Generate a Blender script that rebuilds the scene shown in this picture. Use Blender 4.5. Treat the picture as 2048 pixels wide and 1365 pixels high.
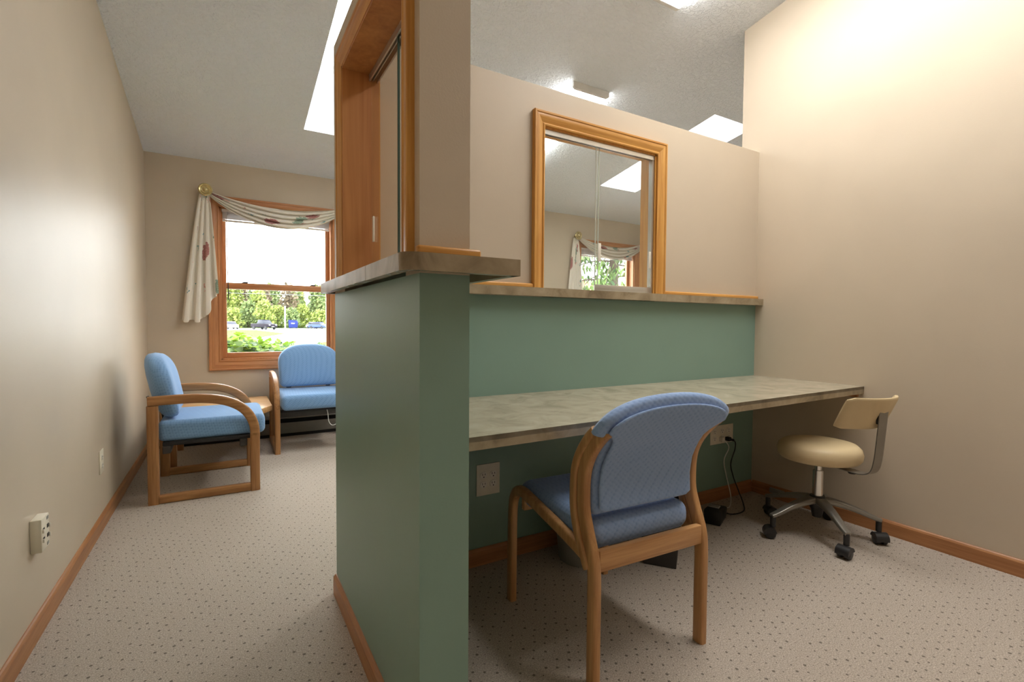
import bpy, bmesh, math, random
from mathutils import Vector, Matrix
from math import sin, cos, pi, radians, sqrt
S = bpy.context.scene
COL = S.collection
for o in list(bpy.data.objects): bpy.data.objects.remove(o)

# ------------------------------------------------------------------ camera
F, YAW, PITCH, ROLL, CH = 973.9, .5317, .0353, -.0068, 1.07
fw = Vector((sin(YAW)*cos(PITCH), cos(YAW)*cos(PITCH), -sin(PITCH)))
rt = Vector((cos(YAW), -sin(YAW), 0)); dn = fw.cross(rt)
r2 = cos(ROLL)*rt + sin(ROLL)*dn; d2 = -sin(ROLL)*rt + cos(ROLL)*dn
cam = bpy.data.objects.new('camera', bpy.data.cameras.new('camera')); COL.objects.link(cam)
cam.matrix_world = Matrix(((r2.x, -d2.x, -fw.x, 0), (r2.y, -d2.y, -fw.y, 0), (r2.z, -d2.z, -fw.z, CH), (0, 0, 0, 1)))
cam.data.sensor_width = 36; cam.data.sensor_fit = 'HORIZONTAL'; cam.data.lens = F*36/2048
cam.data.clip_start = .02; cam.data.clip_end = 900
S.camera = cam
# ------------------------------------------------------------------ sky, exposure, lamp strength
W = bpy.data.worlds.new('overcast_sky'); S.world = W; W.use_nodes = True
W.node_tree.nodes['Background'].inputs[0].default_value = (.97, .985, 1, 1)
W.node_tree.nodes['Background'].inputs[1].default_value = 3.95
S.view_settings.view_transform = 'Standard'; S.view_settings.look = 'None'
S.view_settings.exposure = 1.8; S.view_settings.gamma = 1; S.view_settings.use_curve_mapping = False
LAMP = 6.4            # radiance of the fluorescent diffusers

# ------------------------------------------------------------------ materials
def lin(c): return tuple(((v/255)/12.92 if v/255 <= .04045 else ((v/255+.055)/1.055)**2.4) for v in c)+(1,)
MATS = {}
class NT:
    def __init__(s, name):
        m = bpy.data.materials.new(name); m.use_nodes = True; s.m = m; s.t = m.node_tree; s.b = s.t.nodes['Principled BSDF']; MATS[name] = m
    def n(s, typ, **k):
        nd = s.t.nodes.new(typ)
        for a, v in k.items():
            if a.startswith('i_'):
                key = a[2:].replace('_', ' '); nd.inputs[int(key) if key.isdigit() else key].default_value = v
            else: setattr(nd, a, v)
        return nd
    def l(s, a, b): s.t.links.new(a, b)
    def coord(s, scale=(1, 1, 1), kind='Object'):
        tc = s.n('ShaderNodeTexCoord'); mp = s.n('ShaderNodeMapping'); mp.inputs['Scale'].default_value = scale
        s.l(tc.outputs[kind], mp.inputs['Vector']); return mp.outputs['Vector']
    def noise(s, vec, scale, detail=3, rough=.5, dist=0):
        n = s.n('ShaderNodeTexNoise'); n.inputs['Scale'].default_value = scale; n.inputs['Detail'].default_value = detail
        n.inputs['Roughness'].default_value = rough; n.inputs['Distortion'].default_value = dist; s.l(vec, n.inputs['Vector']); return n.outputs['Fac']
    def ramp(s, fac, stops):
        r = s.n('ShaderNodeValToRGB'); e = r.color_ramp.elements
        while len(e) < len(stops): e.new(.5)
        for i, (p, c) in enumerate(stops): e[i].position = p; e[i].color = c if len(c) == 4 else tuple(c)+(1,)
        s.l(fac, r.inputs['Fac']); return r.outputs['Color']
    def bump(s, h, strength, dist=.01):
        b = s.n('ShaderNodeBump'); b.inputs['Strength'].default_value = strength; b.inputs['Distance'].default_value = dist
        s.l(h, b.inputs['Height']); s.l(b.outputs['Normal'], s.b.inputs['Normal'])
    def mix(s, fac, a, b):
        m = s.n('ShaderNodeMix', data_type='RGBA')
        s.l(fac, m.inputs[0])
        for v, i in ((a, 6), (b, 7)):
            if hasattr(v, 'links') or hasattr(v, 'is_linked'): s.l(v, m.inputs[i])
            else: m.inputs[i].default_value = v
        return m.outputs[2]
    def base(s, c, rough=.5, spec=.5, metal=0):
        if isinstance(c, tuple): s.b.inputs['Base Color'].default_value = c
        else: s.l(c, s.b.inputs['Base Color'])
        s.b.inputs['Roughness'].default_value = rough; s.b.inputs['Specular IOR Level'].default_value = spec; s.b.inputs['Metallic'].default_value = metal
def plain(name, rgb, rough=.5, spec=.5, metal=0, var=.06, vs=14, bump=0, bs=200):
    t = NT(name); v = t.coord(); c = lin(rgb)
    a = tuple(x*(1-var) for x in c[:3])+(1,); b = tuple(min(1, x*(1+var)) for x in c[:3])+(1,)
    t.base(t.ramp(t.noise(v, vs), [(.3, a), (.7, b)]), rough, spec, metal)
    if bump: t.bump(t.noise(v, bs, 2), bump, .002)
    return t.m
def wood(name, dark, light, ax=2, rough=.38, freq=26):
    t = NT(name); sc = [freq]*3; sc[ax] = freq*.05
    v = t.coord(tuple(sc)); f = t.noise(v, 1.6, 5, .6, .8); sc2 = [freq*9]*3; sc2[ax] = freq*.35
    g = t.noise(t.coord(tuple(sc2)), 1, 2)
    m = t.n('ShaderNodeMath', operation='MULTIPLY_ADD'); t.l(g, m.inputs[0]); m.inputs[1].default_value = .3; t.l(f, m.inputs[2])
    t.base(t.ramp(m.outputs[0], [(.4, lin(dark)), (.85, lin(light))]), rough, .45); t.bump(g, .08, .001); return t.m
def wallpaint(name, rgb, rough=.45):
    t = NT(name); v = t.coord(); c = lin(rgb)
    a = tuple(x*.955 for x in c[:3])+(1,); b = tuple(min(1, x*1.04) for x in c[:3])+(1,)
    t.base(t.ramp(t.noise(v, 1.7, 4), [(.3, a), (.7, b)]), rough, .35); t.bump(t.noise(v, 190, 3), .12, .002); return t.m
wallpaint('beige_paint', (202, 187, 166)); wallpaint('green_paint', (132, 160, 146), .38)
def mk_ceiling():
    t = NT('ceiling_plaster'); v = t.coord((1, 1.6, 1)); t.base(lin((240, 246, 252)), .8, .2)
    n = t.noise(v, 34, 3, .55, .9); r = t.ramp(n, [(.42, (0, 0, 0)), (.62, (1, 1, 1))]); t.bump(r, .9, .005)
mk_ceiling()
def mk_carpet():
    t = NT('carpet'); v = t.coord()
    f = t.noise(v, 230, 4, .8); m = t.noise(v, 60, 3); 
    b = t.mix(t.ramp(f, [(.38, (0, 0, 0)), (.62, (1, 1, 1))]), lin((150, 138, 126)), lin((222, 210, 196)))
    b = t.mix(t.ramp(m, [(.35, (0, 0, 0)), (.7, (.35, .35, .35))]), b, lin((180, 166, 150)))
    tc = t.n('ShaderNodeTexCoord'); mp = t.n('ShaderNodeMapping'); mp.inputs['Rotation'].default_value = (0, 0, .6); t.l(tc.outputs['Object'], mp.inputs['Vector'])
    vo = t.n('ShaderNodeTexVoronoi', voronoi_dimensions='2D'); vo.inputs['Scale'].default_value = 27; vo.inputs['Randomness'].default_value = .32
    t.l(mp.outputs['Vector'], vo.inputs['Vector'])
    sp = t.n('ShaderNodeSeparateColor'); t.l(vo.outputs['Color'], sp.inputs[0])
    th = t.n('ShaderNodeMath', operation='MULTIPLY_ADD'); t.l(sp.outputs[0], th.inputs[0]); th.inputs[1].default_value = .09; th.inputs[2].default_value = .045
    lt = t.n('ShaderNodeMath', operation='LESS_THAN'); t.l(vo.outputs['Distance'], lt.inputs[0]); t.l(th.outputs[0], lt.inputs[1])
    k = t.n('ShaderNodeMath', operation='MULTIPLY'); t.l(lt.outputs[0], k.inputs[0]); k.inputs[1].default_value = .66
    t.base(t.mix(k.outputs[0], b, lin((62, 52, 45))), .95, .1); t.bump(f, .6, .004)
mk_carpet()
def mk_lam(name, a, b, c):
    t = NT(name); v = t.coord(); n = t.noise(v, 8, 6, .6, .9)
    t.base(t.ramp(n, [(.32, lin(a)), (.5, lin(b)), (.7, lin(c))]), .24, .5)
mk_lam('laminate', (154, 144, 124), (172, 162, 141), (184, 175, 155))
mk_lam('laminate_edge', (128, 112, 88), (158, 142, 115), (176, 160, 134))
wood('casing_honey', (190, 128, 58), (224, 170, 92)); wood('casing_honey_x', (190, 128, 58), (224, 170, 92), 0); wood('casing_honey_y', (182, 116, 56), (216, 156, 88), 1)
wood('base_wood_y', (150, 98, 60), (186, 132, 86), 1); wood('base_wood_x', (150, 98, 60), (186, 132, 86), 0)
wood('window_wood', (166, 104, 62), (206, 146, 96)); wood('window_wood_x', (166, 104, 62), (206, 146, 96), 0)
wood('chair_oak', (140, 92, 52), (188, 138, 88), 2); wood('chair_oak_h', (140, 92, 52), (188, 138, 88), 1); wood('bent_maple', (168, 118, 72), (208, 160, 108), 2, .35); wood('bent_maple_x', (168, 118, 72), (208, 160, 108), 0, .35)
wood('table_oak', (176, 130, 82), (220, 176, 122), 0); wood('jamb_wood', (160, 98, 52), (198, 136, 80), 2, .5, 9)
def mk_fabric(name, a, b):
    t = NT(name); tc = t.n('ShaderNodeTexCoord'); mp = t.n('ShaderNodeMapping'); mp.inputs['Rotation'].default_value = (.6, .785, .5); t.l(tc.outputs['Object'], mp.inputs['Vector'])
    vo = t.n('ShaderNodeTexVoronoi', distance='MANHATTAN'); vo.inputs['Scale'].default_value = 75; vo.inputs['Randomness'].default_value = .1; t.l(mp.outputs['Vector'], vo.inputs['Vector'])
    n = t.noise(t.coord(), 380, 2)
    c = t.ramp(vo.outputs['Distance'], [(.15, lin(a)), (.75, lin(b))])
    t.base(t.mix(t.ramp(n, [(.35, (0, 0, 0)), (.7, (.45, .45, .45))]), c, lin(tuple(min(255, v+18) for v in a))), .9, .15)
    t.b.inputs['Sheen Weight'].default_value = .25; t.bump(vo.outputs['Distance'], .35, .002)
mk_fabric('blue_fabric', (106, 146, 194), (132, 170, 212)); mk_fabric('slate_fabric', (126, 154, 202), (150, 176, 216))
def mk_floral():
    t = NT('floral_fabric'); tc = t.n('ShaderNodeTexCoord'); v = tc.outputs['UV']
    nz = t.n('ShaderNodeTexNoise'); nz.inputs['Scale'].default_value = 30; t.l(v, nz.inputs['Vector'])
    mx = t.n('ShaderNodeMix', data_type='VECTOR'); mx.inputs[0].default_value = .09; t.l(v, mx.inputs[4]); t.l(nz.outputs['Color'], mx.inputs[5])
    col = lin((236, 228, 214))
    for sc, off, rad, cols in ((4.4, 0, .36, ((.30, (150, 96, 90)), (.55, (122, 138, 120)))), (8.5, 3.7, .22, ((.22, (104, 138, 140)), (.46, (196, 140, 128))))):
        mp = t.n('ShaderNodeMapping'); mp.inputs['Location'].default_value = (off, off*.7, 0); t.l(mx.outputs[1], mp.inputs['Vector'])
        vo = t.n('ShaderNodeTexVoronoi'); vo.inputs['Scale'].default_value = sc; t.l(mp.outputs['Vector'], vo.inputs['Vector'])
        sp = t.n('ShaderNodeSeparateColor'); t.l(vo.outputs['Color'], sp.inputs[0])
        inr = t.n('ShaderNodeMath', operation='LESS_THAN'); t.l(vo.outputs['Distance'], inr.inputs[0]); inr.inputs[1].default_value = rad
        lo = 0
        for hi, c in cols:
            g = t.n('ShaderNodeMath', operation='LESS_THAN'); t.l(sp.outputs[0], g.inputs[0]); g.inputs[1].default_value = hi
            g2 = t.n('ShaderNodeMath', operation='GREATER_THAN'); t.l(sp.outputs[0], g2.inputs[0]); g2.inputs[1].default_value = lo
            m1 = t.n('ShaderNodeMath', operation='MULTIPLY'); t.l(g.outputs[0], m1.inputs[0]); t.l(g2.outputs[0], m1.inputs[1])
            m2 = t.n('ShaderNodeMath', operation='MULTIPLY'); t.l(m1.outputs[0], m2.inputs[0]); t.l(inr.outputs[0], m2.inputs[1])
            sh = t.noise(v, 90, 3); rr = t.ramp(sh, [(.3, lin(c)), (.75, lin(tuple(min(255, x+55) for x in c)))])
            col = t.mix(m2.outputs[0], col, rr); lo = hi
    t.base(col, .85, .15)
mk_floral()
def mk_glass(name, tint=(1, 1, 1), rough=0):
    t = NT(name); tr = t.n('ShaderNodeBsdfTransparent'); tr.inputs[0].default_value = (*tint, 1); gl = t.n('ShaderNodeBsdfGlossy'); gl.inputs['Roughness'].default_value = rough
    fr = t.n('ShaderNodeFresnel'); gm = t.n('ShaderNodeNewGeometry'); mi = t.n('ShaderNodeMix'); mi.inputs[2].default_value = 1.45; mi.inputs[3].default_value = 1/1.45
    t.l(gm.outputs['Backfacing'], mi.inputs[0]); t.l(mi.outputs[0], fr.inputs[0]); ms = t.n('ShaderNodeMixShader')
    t.l(fr.outputs[0], ms.inputs[0]); t.l(tr.outputs[0], ms.inputs[1]); t.l(gl.outputs[0], ms.inputs[2])
    t.l(ms.outputs[0], t.t.nodes['Material Output'].inputs[0])
mk_glass('glass', (.97, .985, .975))
def mk_emit(name, rgb, st):
    t = NT(name); t.base(lin(rgb), .5); t.b.inputs['Emission Color'].default_value = lin(rgb); t.b.inputs['Emission Strength'].default_value = st
mk_emit('lamp_diffuser', (255, 253, 249), LAMP)
plain('white_metal', (226, 226, 224), .4); plain('white_plastic', (236, 230, 216), .35); plain('cream_plate', (232, 224, 204), .35); plain('slot_dark', (44, 38, 34), .6)
plain('aluminium', (206, 204, 198), .3, .5, .75, .03); plain('glass_edge', (70, 92, 84), .2); plain('pane_edge_light', (206, 210, 200), .2); plain('brass', (206, 190, 140), .25, .5, .8, .05)
plain('vinyl_cream', (222, 200, 158), .42, .4, 0, .03, 8); plain('grey_steel', (150, 146, 138), .35, .5, .6); plain('dark_metal', (58, 56, 55), .32, .5, .5); plain('dark_plastic', (42, 41, 42), .4)
plain('chrome', (226, 224, 220), .18, .5, .9, .02); plain('heater_grey', (134, 128, 120), .5); plain('white_shaft', (240, 241, 242), .7, .2); plain('black', (20, 20, 22), .5)
plain('grey_bin', (150, 148, 142), .5); plain('dark_bin', (62, 58, 56), .5); plain('blind_white', (226, 216, 212), .5); plain('cord_white', (222, 220, 214), .5)
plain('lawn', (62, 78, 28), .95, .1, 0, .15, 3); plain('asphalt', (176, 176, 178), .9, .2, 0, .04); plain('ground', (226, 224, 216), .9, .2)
plain('trunk', (72, 60, 52), .9); plain('car_white', (190, 190, 200), .25); plain('car_blue', (46, 64, 126), .4, .3); plain('car_dark', (26, 20, 30), .6, .15); plain('car_glass', (40, 42, 54), .4, .2)
plain('tyre', (36, 36, 38), .8); plain('bin_blue', (22, 34, 90), .6, .2); plain('pole_grey', (214, 212, 216), .7); plain('wire_dark', (100, 100, 104), .7)
plain('roof_tan', (150, 100, 60), .8); plain('house_white', (180, 178, 172), .7); plain('seat_under', (40, 38, 40), .8)
def mk_leaf(name, a, b, trans=.35):
    t = NT(name); oi = t.n('ShaderNodeNewGeometry'); c = t.ramp(oi.outputs['Random Per Island'], [(.1, lin(a)), (.9, lin(b))]); t.base(c, .5, .3)
    t.b.inputs['Transmission Weight'].default_value = 0
    tl = t.n('ShaderNodeBsdfTranslucent'); t.l(c, tl.inputs[0]); ms = t.n('ShaderNodeMixShader'); ms.inputs[0].default_value = trans
    t.l(t.b.outputs[0], ms.inputs[1]); t.l(tl.outputs[0], ms.inputs[2]); t.l(ms.outputs[0], t.t.nodes['Material Output'].inputs[0])
mk_leaf('ivy_leaf', (36, 70, 22), (132, 164, 50)); mk_leaf('tree_a', (80, 98, 58), (132, 146, 92)); mk_leaf('tree_b', (92, 108, 52), (148, 158, 82)); mk_leaf('tree_c', (84, 74, 60), (128, 114, 92))
mk_leaf('conifer', (40, 62, 30), (120, 144, 84))

# ------------------------------------------------------------------ mesh tools
class MB:
    def __init__(s): s.v = []; s.f = []; s.uv = None
    def add(s, vs, fs):
        o = len(s.v); s.v += [tuple(v) for v in vs]; s.f += [tuple(i+o for i in f) for f in fs]; return s
    def box(s, a, b):
        (x0, y0, z0), (x1, y1, z1) = a, b
        return s.add([(x0, y0, z0), (x1, y0, z0), (x1, y1, z0), (x0, y1, z0), (x0, y0, z1), (x1, y0, z1), (x1, y1, z1), (x0, y1, z1)],
                     [(0, 3, 2, 1), (4, 5, 6, 7), (0, 1, 5, 4), (1, 2, 6, 5), (2, 3, 7, 6), (3, 0, 4, 7)])
    def prism(s, poly, axis, a, b):
        n = len(poly)
        def P(p, h): return {0: (h, p[0], p[1]), 1: (p[0], h, p[1]), 2: (p[0], p[1], h)}[axis]
        return s.add([P(p, a) for p in poly]+[P(p, b) for p in poly], [tuple(range(n))[::-1], tuple(range(n, 2*n))]+[(i, (i+1) % n, n+(i+1) % n, n+i) for i in range(n)])
    def loft(s, rings, cap=True, closed=True):
        n = len(rings[0]); vs = [p for r in rings for p in r]; fs = []
        for k in range(len(rings)-1):
            for i in range(n if closed else n-1): fs.append((k*n+i, k*n+(i+1) % n, (k+1)*n+(i+1) % n, (k+1)*n+i))
        if cap: fs += [tuple(range(n))[::-1], tuple(range((len(rings)-1)*n, len(rings)*n))]
        return s.add(vs, fs)
    def sweep(s, path, ux, hw, hh, n=16, p=5.0, cap=True):
        """rounded-rectangle section along path; ux: fixed side vector, section half sizes hw along ux, hh across"""
        path = [Vector(q) for q in path]; ux = Vector(ux).normalized(); rings = []
        for i, q in enumerate(path):
            t = (path[min(i+1, len(path)-1)]-path[max(i-1, 0)]).normalized(); w = t.cross(ux).normalized()
            a = hw[i] if isinstance(hw, (list, tuple)) else hw; b = hh[i] if isinstance(hh, (list, tuple)) else hh; ring = []
            for k in range(n):
                th = 2*pi*(k+.5)/n; c, d = cos(th), sin(th)
                ring.append(q+ux*(a*math.copysign(abs(c)**(2/p), c))+w*(b*math.copysign(abs(d)**(2/p), d)))
            rings.append(ring)
        return s.loft(rings, cap)
    def tube(s, path, r, n=8, cap=True):
        path = [Vector(q) for q in path]; rings = []; up = Vector((.13, .31, .94)).normalized()
        for i, q in enumerate(path):
            t = (path[min(i+1, len(path)-1)]-path[max(i-1, 0)]).normalized(); a = t.cross(up)
            if a.length < .05: a = t.cross(Vector((1, 0, 0)))
            a.normalize(); b = t.cross(a); rr = r[i] if isinstance(r, (list, tuple)) else r
            rings.append([q+a*(rr*cos(2*pi*k/n))+b*(rr*sin(2*pi*k/n)) for k in range(n)])
        return s.loft(rings, cap)
    def lathe(s, prof, c=(0, 0, 0), n=32, axis=2):
        rings = []
        for r, h in prof:
            r = max(r, 1e-4); ring = []
            for k in range(n):
                a = 2*pi*k/n; x, y = r*cos(a), r*sin(a)
                ring.append({2: (c[0]+x, c[1]+y, c[2]+h), 1: (c[0]+x, c[1]+h, c[2]+y), 0: (c[0]+h, c[1]+x, c[2]+y)}[axis])
            rings.append(ring)
        return s.loft(rings)
    def build(s, name, mat, parent=None, bevel=0, seg=2, smooth=False, world=False, ang=40):
        me = bpy.data.meshes.new(name); off = parent.location if (world and parent) else Vector((0, 0, 0))
        me.from_pydata([(v[0]-off.x, v[1]-off.y, v[2]-off.z) for v in s.v], [], s.f)
        bm = bmesh.new(); bm.from_mesh(me)
        bmesh.ops.recalc_face_normals(bm, faces=bm.faces)
        if bevel:
            bm.normal_update()
            ed = [e for e in bm.edges if len(e.link_faces) == 2 and e.calc_face_angle(0) > radians(35)]
            bmesh.ops.bevel(bm, geom=ed, offset=bevel, segments=seg, profile=.5, affect='EDGES', clamp_overlap=True)
        if smooth or bevel:
            for f in bm.faces: f.smooth = True
            for e in bm.edges:
                if len(e.link_faces) == 2 and e.calc_face_angle(0) > radians(ang): e.smooth = False
        bm.to_mesh(me); bm.free()
        if s.uv:
            l = me.uv_layers.new(name='UVMap')
            for lp in me.loops: l.data[lp.index].uv = s.uv[lp.vertex_index]
        me.materials.append(MATS[mat])
        o = bpy.data.objects.new(name, me); COL.objects.link(o)
        if parent: o.parent = parent
        return o
def tag(o, label=None, cat=None, group=None, kind=None):
    if label: o['label'] = label
    if cat: o['category'] = cat
    if group: o['group'] = group
    if kind: o['kind'] = kind
    return o
def thing(name, label, cat, loc=(0, 0, 0), rz=0, group=None, kind=None):
    o = bpy.data.objects.new(name, None); COL.objects.link(o); o.location = loc; o.rotation_euler = (0, 0, rz); o.empty_display_size = .1
    return tag(o, label, cat, group, kind)
def struct(name, mb, mat, label, cat, **k):
    return tag(mb.build(name, mat, **k), label, cat, None, 'structure')
def smoothpath(pts, sub=4):
    """Catmull-Rom through pts"""
    pts = [Vector(p) for p in pts]; out = []
    for i in range(len(pts)-1):
        p0, p1, p2, p3 = pts[max(i-1, 0)], pts[i], pts[i+1], pts[min(i+2, len(pts)-1)]
        for k in range(sub):
            t = k/sub; out.append(.5*((2*p1)+(-p0+p2)*t+(2*p0-5*p1+4*p2-p3)*t*t+(-p0+3*p1-3*p2+p3)*t**3))
    out.append(pts[-1]); return out
def copy_tree(o, parent=None):
    c = o.copy(); COL.objects.link(c); c.parent = parent
    for ch in [x for x in bpy.data.objects if x.parent == o]: copy_tree(ch, c)
    return c

# ------------------------------------------------------------------ the room
XL, XH, XH2, XR, YB, YB2, YF = -.565, .368, .489, 2.927, 1.904, 2.004, 5.04
YN = 1.027; Y0 = -2.6; XS = 6.6; CA, CB = 3.3212, .1686
def cz(y): return CA-CB*y
struct('floor', MB().box((XL-.12, Y0-.12, -.1), (XS+.12, YF+.12, 0)), 'carpet', 'beige speckled carpet covering the whole floor', 'floor')
# ceiling with two skylight openings
SK = [(.555, 1.11, 2.75, 4.235), (3.6, 4.13, 2.75, 4.215)]
xs = sorted({XL-.12, XS+.12}|{v for s in SK for v in s[:2]}); ysl = sorted({Y0-.12, YF+.12}|{v for s in SK for v in s[2:]})
mb = MB()
for i in range(len(xs)-1):
    for j in range(len(ysl)-1):
        mx, my = (xs[i]+xs[i+1])/2, (ysl[j]+ysl[j+1])/2
        if any(s[0] < mx < s[1] and s[2] < my < s[3] for s in SK): continue
        mb.add([(xs[i], ysl[j], cz(ysl[j])), (xs[i+1], ysl[j], cz(ysl[j])), (xs[i+1], ysl[j+1], cz(ysl[j+1])), (xs[i], ysl[j+1], cz(ysl[j+1]))], [(0, 1, 2, 3)])
struct('ceiling', mb, 'ceiling_plaster', 'sloping white textured plaster ceiling rising away from the outside wall', 'ceiling')
def slopewall_x(x0, x1, y0, y1):   # wall slab along y whose top follows the ceiling
    return MB().prism([(y0, -.02), (y1, -.02), (y1, cz(y1)+.05), (y0, cz(y0)+.05)], 0, x0, x1)
struct('wall_left', slopewall_x(XL-.12, XL, Y0, YF+.1), 'beige_paint', 'long beige wall along the narrow corridor', 'wall')
struct('wall_right', slopewall_x(XR, XR+.12, Y0, 2.024), 'beige_paint', 'tall beige wall beside the desk and stool', 'wall')
struct('wall_side', slopewall_x(XS, XS+.12, 1.9, YF+.1), 'beige_paint', 'beige end wall of the waiting room', 'wall')
struct('wall_rear', MB().box((XL-.12, Y0-.12, -.02), (XR+.12, Y0, cz(Y0)+.05)), 'beige_paint', 'beige wall closing the office opposite the desk', 'wall')
struct('wall_passage', MB().box((XR+.12, 1.9, -.02), (XS, 2.02, cz(2.02)+.08)), 'beige_paint', 'beige wall of the waiting room behind the office', 'wall')
# outside wall with two openings
WX = [-.128, 3.897]; OW = .09; WW = 1.128; OZ0, OZ1 = .728, 2.085
mb = MB(); cuts = []
for x in WX: cuts.append((x+OW, x+WW-OW))
edges = [XL-.1, cuts[0][0], cuts[0][1], cuts[1][0], cuts[1][1], XS+.1]; top = cz(YF)+.04
for i in range(5):
    if i % 2 == 0: mb.box((edges[i], YF, -.02), (edges[i+1], YF+.16, top))
    else:
        mb.box((edges[i], YF, -.02), (edges[i+1], YF+.16, OZ0)); mb.box((edges[i], YF, OZ1), (edges[i+1], YF+.16, top))
struct('wall_far', mb, 'beige_paint', 'beige outside wall of the waiting room with two draped windows', 'wall')
# partition behind the desk
DT = 2.167; D0 = 1.283; D1 = 2.017; DZ1 = 1.988; CZB, CZT = 1.197, 1.236
mb = MB().box((XH2, YB, CZB), (D0, YB2, DT)).box((D1, YB, CZB), (XR, YB2, DT)).box((D0, YB, DZ1), (D1, YB2, DT))
wd = struct('wall_desk', mb, 'beige_paint', 'partition over the desk, green below the ledge and beige above', 'wall')
MB().box((XH2-.02, YB, -.02), (XR, YB2, CZB)).build('lower_panel', 'green_paint', wd)
# corridor partition
HT = 2.122; H0, H1 = 1.122, 1.80; HZ1 = 1.965; NZB, NZT = 1.181, 1.219
mb = MB().box((XH, YN, NZB), (XH2, H0, HT)).box((XH, H1, NZB), (XH2, YB2-.02, HT)).box((XH, H0, HZ1), (XH2, H1, HT))
wc = struct('wall_corridor', mb, 'beige_paint', 'partition between corridor and desk, green below the ledge and beige above', 'wall')
MB().box((XH, YN, -.02), (XH2, YB2-.02, NZB)).build('lower_panel', 'green_paint', wc)
# baseboards
def bboard(name, lab, mat, poly_axis, a, b, at, sgn, h=.075, t=.013):
    prof = [(at, 0), (at+sgn*t, 0), (at+sgn*t, h-.012), (at+sgn*(t-.005), h-.004), (at+sgn*.004, h), (at, h)]
    if poly_axis == 1: mb = MB().prism(prof, 1, a, b)
    else: mb = MB().prism([(p[0], p[1]) for p in prof], 0, a, b)
    return struct(name, mb, mat, lab, 'baseboard')
bboard('baseboard_left', 'wooden baseboard along the corridor wall', 'base_wood_y', 1, Y0, YF, XL, 1)
bboard('baseboard_right', 'wooden baseboard along the tall wall beside the stool', 'base_wood_y', 1, Y0, YB-.013, XR, -1)
bboard('baseboard_corridor', 'wooden baseboard on the corridor face of the green partition', 'base_wood_y', 1, YN, YB2-.02, XH, -1)
bboard('baseboard_desk', 'wooden baseboard under the desk on the green partition', 'base_wood_x', 0, XH2, XR-.013, YB, -1)
bboard('baseboard_rear', 'wooden baseboard on the wall opposite the desk', 'base_wood_x', 0, XL+.013, XR-.013, Y0, 1)

# picture-frame casing: opening rectangle (a0,a1,z0,z1) on a wall plane; one board for each side
PROF = [(0, 0), (0, .012), (.006, .014), (.012, .010), (.018, .011), (.032, .018), (.045, .021), (.052, .020), (.056, .024), (.064, .024), (.066, .021), (.066, 0)]
def casing(parent, plane, at, sgn, a0, a1, z0, z1, w, mats, sides='ltr', name='casing', hs=1.0):
    k = w/.066
    def pt(a, z, h):
        return (a, at+sgn*h, z) if plane == 'y' else (at+sgn*h, a, z)
    for s in sides:
        mb = MB(); r0 = []; r1 = []; zlow = z0 if 'b' not in sides else None
        for d, h in PROF:
            d *= k; h *= hs; L = (a0-d); Rr = (a1+d); T = z1+d; B = (z0-d) if 'b' in sides else z0
            c = {'l': ((L, B), (L, T)), 'r': ((Rr, B), (Rr, T)), 't': ((L, T), (Rr, T)), 'b': ((L, B), (Rr, B))}[s]
            r0.append(pt(c[0][0], c[0][1], h)); r1.append(pt(c[1][0], c[1][1], h))
        mb.loft([r0, r1]); mb.build(name, mats[0] if s in 'lr' else mats[1], parent, smooth=True, world=True, ang=30)

# ---- sliding office window over the desk
w4 = thing('window_4', 'sliding glass office window with honey wood casing over the desk', 'window', ((D0+D1)/2, YB, CZT), kind='structure')
casing(w4, 'y', YB, -1, D0, D1, CZT, DZ1, .062, ('casing_honey', 'casing_honey_x'), 'ltr', hs=1)
casing(w4, 'y', YB2, 1, D0, D1, CZT, DZ1, .062, ('casing_honey', 'casing_honey_x'), 'ltr')
for a, b in (((D0, YB, CZT), (D0+.008, YB2, DZ1)), ((D1-.008, YB, CZT), (D1, YB2, DZ1)), ((D0, YB, DZ1-.008), (D1, YB2, DZ1))):
    MB().box(a, b).build('jamb', 'casing_honey', w4, world=True)
MB().box((D0+.008, YB+.006, DZ1-.03), (D1-.008, YB+.012, DZ1-.008)).box((D0+.008, YB+.019, DZ1-.026), (D1-.008, YB+.022, DZ1-.008)).box((D0+.008, YB+.03, DZ1-.026), (D1-.008, YB+.034, DZ1-.008)).build('top_track', 'aluminium', w4, world=True)
MB().box((D0+.008, YB+.006, CZT), (D1-.008, YB+.036, CZT+.004)).build('bottom_track', 'aluminium', w4, world=True)
MB().box((D1-.02, YB+.008, CZT), (D1-.008, YB+.034, DZ1-.03)).build('side_channel', 'aluminium', w4, world=True)
def pane(parent, a, b, pull, pull2=None, rail=None, world=True):
    p = MB().box(a, b).build('pane', 'glass', parent, world=True)
    if pull: q = MB().box(*pull).build('pull', 'white_plastic', parent, bevel=.002, world=True)
    if rail: MB().box(*rail).build('pane_rail', 'aluminium', parent, bevel=.001, world=True)
    return p
pane(w4, (D0+.01, YB+.025, CZT+.004), (1.64, YB+.029, DZ1-.02), None)
MB().box((1.638, YB+.0245, CZT+.004), (1.641, YB+.0295, DZ1-.02)).build('pane_edge', 'pane_edge_light', w4, world=True)
pane(w4, (1.61, YB+.0135, CZT+.006), (D1-.02, YB+.0175, DZ1-.02), ((1.626, YB+.008, CZT+.155), (1.645, YB+.013, CZT+.245)), rail=((1.61, YB+.009, CZT+.005), (D1-.02, YB+.021, CZT+.036)))
MB().box((1.61, YB+.013, CZT+.036), (1.613, YB+.018, DZ1-.03)).build('pane_edge', 'pane_edge_light', w4, world=True)
MB().box((D1-.034, YB+.007, CZT+.14), (D1-.021, YB+.013, CZT+.23)).build('pull', 'white_plastic', w4, bevel=.002, world=True)
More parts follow.
